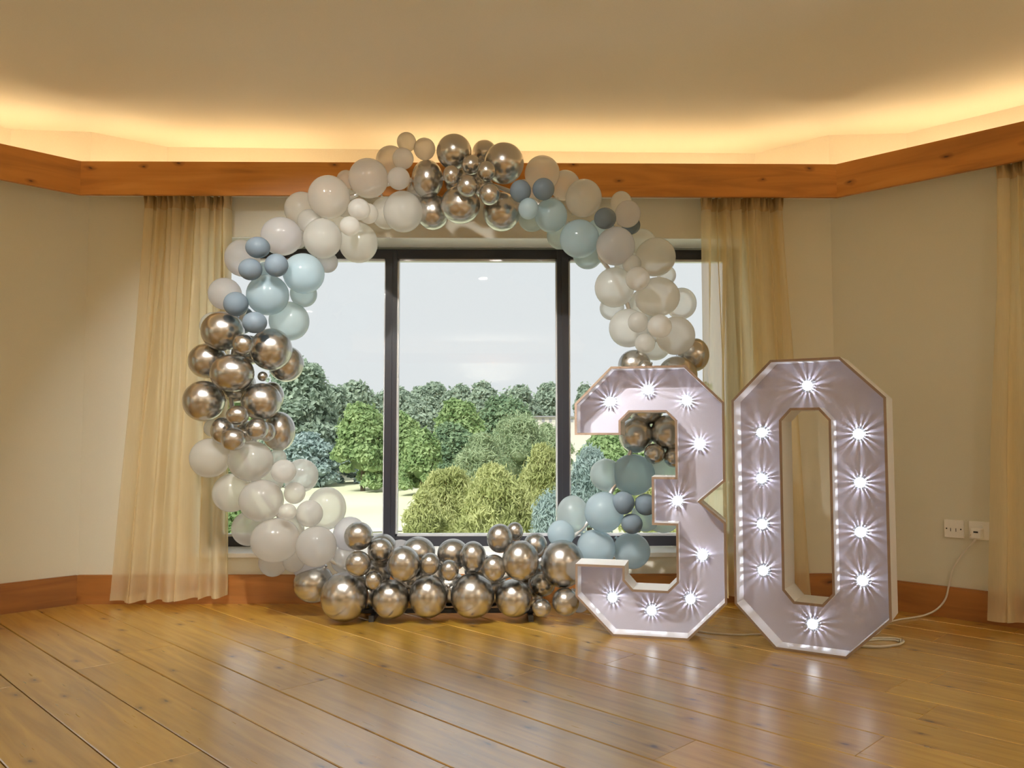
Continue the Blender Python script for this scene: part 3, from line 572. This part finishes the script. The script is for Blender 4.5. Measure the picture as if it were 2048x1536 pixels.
# ---------------------------------------------------------------- sockets, plug and cords
def wallbox(t0, t1, n0, n1, z0, z1): return MB().box(t0, t1, n0, n1, z0, z1)
pl = empty('wall_plate', V[1] + dirs[1][0] * .577, -PI/4); tag(pl, 'square white wall plate with two narrow slots beside the plugged socket', 'wall plate')
MB().box(-.043, .043, -.014, 0, .390, .476).build('plate', M['plastic'], pl, bevel=.002)
for x in (-.032, .032): MB().lathe([(.0035, 0), (.0035, .0012)], 10).build('screw', M['dark'], pl)
for o in [c for c in pl.children if c.name.startswith('screw')]: o.rotation_euler = (PI/2, 0, 0)
ss = [c for c in pl.children if c.name.startswith('screw')]; ss[0].location = (-.032, -.0138, .433); ss[1].location = (.032, -.0138, .433)
for x in (-.014, .010): MB().box(x - .0014, x + .0014, -.0146, -.013, .420, .436).build('slot', M['dark'], pl)
so = empty('double_socket', V[1] + dirs[1][0] * .717, -PI/4); tag(so, 'white double wall socket with a plug in its first outlet', 'socket')
MB().box(-.073, .073, -.014, 0, .390, .476).build('plate', M['plastic'], so, bevel=.002)
for x in (-.018, .045): MB().box(x - .008, x + .008, -.0175, -.013, .445, .462).build('rocker_switch', M['plastic'], so, bevel=.001)
for x, z in ((.036, .437), (.026, .418), (.046, .418)): MB().box(x - .0022, x + .0022, -.0146, -.013, z - .0035, z + .0035).build('pin_hole', M['dark'], so)
for x in (-.064, .064):
    k = MB().lathe([(.003, 0), (.003, .0012)], 10).build('screw', M['dark'], so); k.rotation_euler = (PI/2, 0, 0); k.location = (x, -.0138, .410)
def smooth_path(pts, n=8):
    pts = [Vector(p) for p in pts]; out = []
    for i in range(len(pts) - 1):
        p0 = pts[max(i - 1, 0)]; p1 = pts[i]; p2 = pts[i + 1]; p3 = pts[min(i + 2, len(pts) - 1)]
        for k in range(n):
            t = k / n; out.append(.5 * ((2 * p1) + (p2 - p0) * t + (2 * p0 - 5 * p1 + 4 * p2 - p3) * t * t + (3 * p1 - p0 - 3 * p2 + p3) * t ** 3))
    return out + [pts[-1]]
pc = empty('power_cord', V[1] + dirs[1][0] * .684, -PI/4); tag(pc, 'white mains cord running from the wall socket down to the number zero', 'power cord')
MB().prism([(-.026, -.0146), (-.026, -.040), (-.018, -.052), (.018, -.052), (.026, -.040), (.026, -.0146)], .398, .446).build('plug', M['plastic'], pc, bevel=.004)
MB().prism([(-.010, -.0525), (.010, -.0525), (.010, -.0515), (-.010, -.0515)], .425, .433).build('fuse_window', M['dark'], pc)
inv = (Matrix.Translation(pc.location) @ Matrix.Rotation(-PI/4, 4, 'Z')).inverted()
cw = [(2.260, 3.928, .402), (2.248, 3.938, .376), (2.222, 3.980, .318), (2.194, 4.020, .240), (2.182, 4.036, .165), (2.165, 4.045, .09), (2.125, 4.060, .035), (2.06, 4.06, .008), (1.97, 4.02, .005), (1.90, 3.985, .005), (1.80, 3.90, .005), (1.68, 3.72, .005), (1.58, 3.62, .02), (1.50, 3.56, .10)]
MB().tube(smooth_path([inv @ Vector(p) for p in cw]), .0045, 8).build('cord', M['cord'], pc, smooth=True)
co = empty('cord_coil', (1.61, 3.55, 0)); tag(co, 'loop of white cord lying on the floor behind the number zero', 'cord')
lp = [(.11 * math.cos(a) * (1 + .1 * k), .055 * math.sin(a) * (1 + .15 * k), .004 + .006 * k) for k in range(2) for a in [2 * PI * i / 28 for i in range(28)]]
MB().tube(lp, .004, 8).build('cord_loop', M['cord'], co, smooth=True); co.rotation_euler = (0, 0, .35)
ck = empty('link_cord', (.85, 3.78, 0)); tag(ck, 'thin cord on the floor linking the number three to the number zero', 'cord')
cwk = smooth_path([(.872, 3.80, .005), (.90, 3.765, .005), (.95, 3.735, .004), (1.05, 3.708, .004), (1.12, 3.71, .005), (1.155, 3.715, .005)])
MB().tube([Vector(p) - Vector((.85, 3.78, 0)) for p in cwk], .004, 8).build('cord', M['cord'], ck, smooth=True)

# ---------------------------------------------------------------- outside: ground, path, trees, far building
GZ = -2.6
def gz(x, y): return GZ + max(0, y - 75) * .045 + .25 * math.sin(x * .07) * min(1, y / 40)
m = MB(); XS = [-160 + 8 * i for i in range(41)]; YS = [-40 + 8 * i for i in range(38)]
for y in YS:
    for x in XS: m.v.append((x, y, gz(x, y)))
for j in range(len(YS) - 1):
    for i in range(len(XS) - 1): a = j * len(XS) + i; m.f.append((a, a + 1, a + len(XS) + 1, a + len(XS))); m.m.append(0)
m.build('ground_lawn', M['lawn'], smooth=True)['kind'] = 'structure'
pm = MB(); pp = [(-30, 26.5), (-16, 28.2), (-9, 29.2), (-5, 29.6), (0, 30.5)]
for x, y in pp: pm.v += [(x, y, gz(x, y) + .04), (x, y + 1.3, gz(x, y + 1.3) + .04)]
for i in range(len(pp) - 1): pm.f.append((2 * i, 2 * i + 2, 2 * i + 3, 2 * i + 1)); pm.m.append(0)
pm.build('garden_path', M['path'])['kind'] = 'structure'

def foliage(name, blobs, n, size, m, parent, seed, upright=0.0):
    """leaf sprays scattered over lumpy blobs (x, y, z, rx, ry, rz), each spray a bent pair of triangles"""
    rs = np.random.RandomState(seed); vs, fs = [], []
    bl = np.array(blobs); vol = (bl[:, 3] * bl[:, 5]); pick = rs.choice(len(bl), n, p=vol / vol.sum())
    d = rs.normal(size=(n, 3)); d /= np.linalg.norm(d, axis=1)[:, None]; d[:, 2] = np.where(d[:, 2] < -.35, -d[:, 2], d[:, 2])
    rad = (.72 + .38 * rs.rand(n) + .22 * rs.rand(n) ** 6)[:, None]
    c = bl[pick, :3] + d * bl[pick, 3:] * rad
    nrm = d / bl[pick, 3:]; nrm /= np.linalg.norm(nrm, axis=1)[:, None]; nrm = nrm * .7 + rs.normal(size=(n, 3)) * .55 + np.array([0, -.05, .25])
    nrm /= np.linalg.norm(nrm, axis=1)[:, None]
    t1 = np.cross(nrm, rs.normal(size=(n, 3)))
    if upright: t1 = t1 * (1 - upright) + np.array([0, 0, 1.0]) * upright + rs.normal(size=(n, 3)) * .18
    t1 /= np.linalg.norm(t1, axis=1)[:, None]; t2 = np.cross(nrm, t1); t2 /= np.linalg.norm(t2, axis=1)[:, None]
    s1 = size * (.6 + .8 * rs.rand(n))[:, None]; s2 = s1 * (.22 if upright else .55)
    q = np.stack([c - t1 * s1, c + t2 * s2 + nrm * s1 * .15, c + t1 * s1, c - t2 * s2 + nrm * s1 * .15], 1).reshape(-1, 3)
    core = []; cf = []
    for b in bl:
        k0 = len(core); NU, NV = 10, 6
        for j in range(NV + 1):
            for i in range(NU):
                th = PI * j / NV; a = 2 * PI * i / NU; core.append((b[0] + b[3] * .74 * math.sin(th) * math.cos(a), b[1] + b[4] * .74 * math.sin(th) * math.sin(a), b[2] + b[5] * .74 * math.cos(th)))
        for j in range(NV):
            for i in range(NU): cf.append((k0 + j * NU + i, k0 + (j + 1) * NU + i, k0 + (j + 1) * NU + (i + 1) % NU, k0 + j * NU + (i + 1) % NU))
    base = n * 4
    me = bpy.data.meshes.new(name); me.from_pydata(np.vstack([q, np.array(core)]).tolist(), [], [(4 * i, 4 * i + 1, 4 * i + 2, 4 * i + 3) for i in range(n)] + [tuple(base + i for i in f) for f in cf])
    return link(name, me, m, parent)
def tree(name, label, cat, x, y, w, h, mk, n, size, seed, lobes=9, upright=0.0, base=.12, group=None):
    g = gz(x, y); root = empty(name, (x, y, g)); tag(root, label, cat, group)
    rnd = random.Random(seed); bl = [(0, 0, h * .52, w * .33, w * .33, h * .40)]
    for k in range(lobes):
        a = rnd.uniform(0, 2 * PI); zz = rnd.uniform(base, .93); rr = math.sin(min(1, max(.12, (1.04 - zz) * 1.35)) * PI/2) * w * .38 * (.55 + .45 * rnd.random() ** .4)
        s_ = rnd.uniform(.07, .17); bl.append((rr * math.cos(a), rr * math.sin(a), zz * h, w * s_, w * s_, min(w * s_ * .9, h * .15)))
    foliage('foliage', bl, n, size, M[mk], root, seed, upright)
    t = MB(); t.tube([(0, 0, -.3), (0, 0, h * .25), (w * .02, 0, h * .5)], [h * .03, h * .024, h * .012], 8); t.build('trunk', M['bark'], root)
    if cat == 'tree':
        b = MB()
        for k in range(3):
            a = 2 * PI * k / 3 + seed; b.tube([(0, 0, h * .25), (w * .2 * math.cos(a), w * .2 * math.sin(a), h * .55)], [h * .014, h * .006], 6)
        b.build('branches', M['bark'], root)
    return root
def at(u, Y): return (u - 1024) / 1645 * Y + .0122 * Y   # where a bearing meets the distance Y
def top(v, Y): return .9 + (866 - v) / 1645 * Y
TREES = [
 ('broadleaf_tree', 'tall dark blue-green tree rising beside the left end of the balloon ring', 'tree', 598, 65, 200, 722, 'g_far', 9000, .34, 0),
 ('broadleaf_tree', 'lower blue-green tree next to the tall tree by the chrome balloons', 'tree', 668, 72, 110, 770, 'g_far', 5000, .34, 0),
 ('broadleaf_tree', 'dense round green tree standing on the lawn edge behind the dark window post', 'tree', 728, 52, 145, 806, 'g_mid', 9000, .24, 0),
 ('shrub', 'grey-blue bush under the tall blue-green tree by the lawn', 'shrub', 612, 58, 160, 872, 'g_blue', 5000, .24, 0),
 ('shrub', 'low grey-blue bush at the lawn edge beneath the round green tree', 'shrub', 712, 61, 80, 905, 'g_blue', 3000, .22, 0),
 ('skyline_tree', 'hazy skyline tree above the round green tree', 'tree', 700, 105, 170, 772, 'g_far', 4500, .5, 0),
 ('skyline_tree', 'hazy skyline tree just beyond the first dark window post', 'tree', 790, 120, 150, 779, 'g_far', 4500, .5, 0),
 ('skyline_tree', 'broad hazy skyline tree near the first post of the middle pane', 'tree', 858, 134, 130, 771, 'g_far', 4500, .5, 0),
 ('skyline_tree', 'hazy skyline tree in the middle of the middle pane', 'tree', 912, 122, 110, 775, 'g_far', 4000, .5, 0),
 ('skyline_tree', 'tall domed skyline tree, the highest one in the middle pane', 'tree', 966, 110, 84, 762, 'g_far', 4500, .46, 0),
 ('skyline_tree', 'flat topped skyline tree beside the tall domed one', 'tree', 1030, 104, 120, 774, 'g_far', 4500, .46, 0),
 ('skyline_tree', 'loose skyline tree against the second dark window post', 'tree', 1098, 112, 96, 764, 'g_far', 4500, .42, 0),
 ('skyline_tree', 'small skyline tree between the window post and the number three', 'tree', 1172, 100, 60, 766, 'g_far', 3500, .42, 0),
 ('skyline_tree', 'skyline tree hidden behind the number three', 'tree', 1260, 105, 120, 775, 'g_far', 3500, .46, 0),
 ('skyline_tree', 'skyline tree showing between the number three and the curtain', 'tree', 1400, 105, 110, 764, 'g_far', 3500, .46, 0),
 ('broadleaf_tree', 'pointed dark green tree in the middle of the wood', 'tree', 915, 74, 125, 800, 'g_mid', 7000, .30, 0),
 ('broadleaf_tree', 'dark teal tree behind the pale willow bush', 'tree', 1012, 84, 150, 788, 'g_dark', 7000, .36, 0),
 ('broadleaf_tree', 'small hazy tree behind the pointed dark green tree', 'tree', 840, 88, 110, 800, 'g_far', 4500, .38, 0),
 ('broadleaf_tree', 'green tree close against the first dark window post of the middle pane', 'tree', 806, 58, 95, 826, 'g_mid', 6000, .24, 0),
 ('broadleaf_tree', 'bright green bushy tree in front of the pointed tree', 'tree', 845, 48, 100, 858, 'g_mid', 7000, .20, 0),
 ('broadleaf_tree', 'dark green tree filling the gap beside the bright bushy tree', 'tree', 905, 67, 130, 850, 'g_dark', 6000, .24, 0),
 ('willow_bush', 'large pale silvery willow bush reaching up to the far building', 'shrub', 1038, 40, 165, 820, 'g_willow', 9000, .17, .25),
 ('willow_bush', 'pale willow bush on the near side of the large silvery one', 'shrub', 965, 37, 130, 868, 'g_willow', 7000, .16, .25),
 ('willow_bush', 'pale willow bush against the second dark window post', 'shrub', 1100, 46, 110, 846, 'g_willow', 6000, .17, .25),
 ('shrub', 'brownish green shrub between the bright tree and the yellow bushes', 'shrub', 893, 34, 80, 922, 'g_dark', 4000, .13, 0),
 ('flowering_bush', 'yellow-green spiky bush spreading over the lawn in the middle pane', 'shrub', 905, 24, 180, 940, 'g_yellow', 9000, .12, .55),
 ('flowering_bush', 'yellow-green spiky bush in the centre of the view', 'shrub', 1000, 20.5, 190, 936, 'g_yellow', 9000, .12, .55),
 ('flowering_bush', 'tall yellow-green spiky bush by the second dark window post', 'shrub', 1088, 26, 120, 890, 'g_yellow', 7000, .13, .55),
 ('flowering_bush', 'low yellow-green bush at the lawn edge', 'shrub', 850, 21, 110, 985, 'g_yellow', 5000, .11, .5),
 ('flowering_bush', 'grey-blue spiky bush beneath the tall yellow one', 'shrub', 1105, 19, 120, 975, 'g_blue', 6000, .10, .5),
 ('flowering_bush', 'grey-blue spiky bush beside the pale balloons and number three', 'shrub', 1178, 24, 110, 890, 'g_blue', 6000, .12, .6),
 ('broadleaf_tree', 'green tree behind the arm of the number three', 'tree', 1215, 36, 170, 868, 'g_mid', 7000, .18, 0),
 ('flowering_bush', 'yellow-green bush seen through the lower gap of the number three', 'shrub', 1320, 22, 170, 960, 'g_yellow', 6000, .12, .4),
 ('broadleaf_tree', 'green tree hidden behind the number three', 'tree', 1340, 48, 200, 845, 'g_mid', 6000, .24, 0),
 ('shrub', 'small green bush peeping out beside the long curtain', 'shrub', 480, 24, 120, 985, 'g_mid', 4000, .12, 0),
 ('skyline_tree', 'skyline tree out of sight beyond the angled wall, tree one of the wood', 'tree', 40, 96, 150, 770, 'g_far', 3000, .46, 0),
 ('skyline_tree', 'skyline tree out of sight beyond the angled wall, tree two of the wood', 'tree', 150, 108, 170, 776, 'g_far', 3000, .46, 0),
 ('skyline_tree', 'skyline tree out of sight behind the long curtain, tree three of the wood', 'tree', 270, 100, 150, 768, 'g_far', 3000, .46, 0),
 ('skyline_tree', 'skyline tree out of sight behind the long curtain, tree four of the wood', 'tree', 380, 112, 170, 778, 'g_far', 3000, .46, 0),
 ('skyline_tree', 'skyline tree out of sight behind the long curtain, tree five of the wood', 'tree', 460, 98, 110, 772, 'g_far', 3000, .46, 0),
 ('skyline_tree', 'skyline tree out of sight behind the long curtain, tree six of the wood', 'tree', 530, 108, 120, 775, 'g_far', 3000, .46, 0),
 ('broadleaf_tree', 'green tree out of sight behind the curtain, second from the window', 'tree', 300, 88, 190, 790, 'g_mid', 4000, .3, 0),
 ('broadleaf_tree', 'green tree out of sight behind the curtain, nearest from the window', 'tree', 480, 78, 160, 785, 'g_mid', 4000, .3, 0),
 ('broadleaf_tree', 'green tree out of sight behind the curtain, farthest from the window', 'tree', 180, 64, 180, 800, 'g_mid', 4000, .3, 0),
]

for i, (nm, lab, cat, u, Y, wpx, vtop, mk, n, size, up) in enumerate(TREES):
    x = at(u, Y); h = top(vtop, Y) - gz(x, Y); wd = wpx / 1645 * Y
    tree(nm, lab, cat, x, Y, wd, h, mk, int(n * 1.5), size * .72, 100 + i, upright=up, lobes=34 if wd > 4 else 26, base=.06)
# far pale building
Y = 92; fb = empty('far_building', (at(1125, Y), Y, gz(at(1125, Y), Y))); tag(fb, 'long low pale building far beyond the willow bush', 'building')
zz = top(834, Y) - fb.location.z; zl = top(847, Y) - fb.location.z
MB().box(-4.2, 6, 0, 4, -1, zz).build('wall', M['render'], fb)
MB().box(-4.4, 6.2, -.3, 4.2, zz, zz + .12).build('roof_edge', M['slate'], fb)
for k in range(12): MB().box(-3.9 + k * .8, -3.6 + k * .8, -.03, .02, zl + .15, zz - .2).build('window', M['slate'], fb)
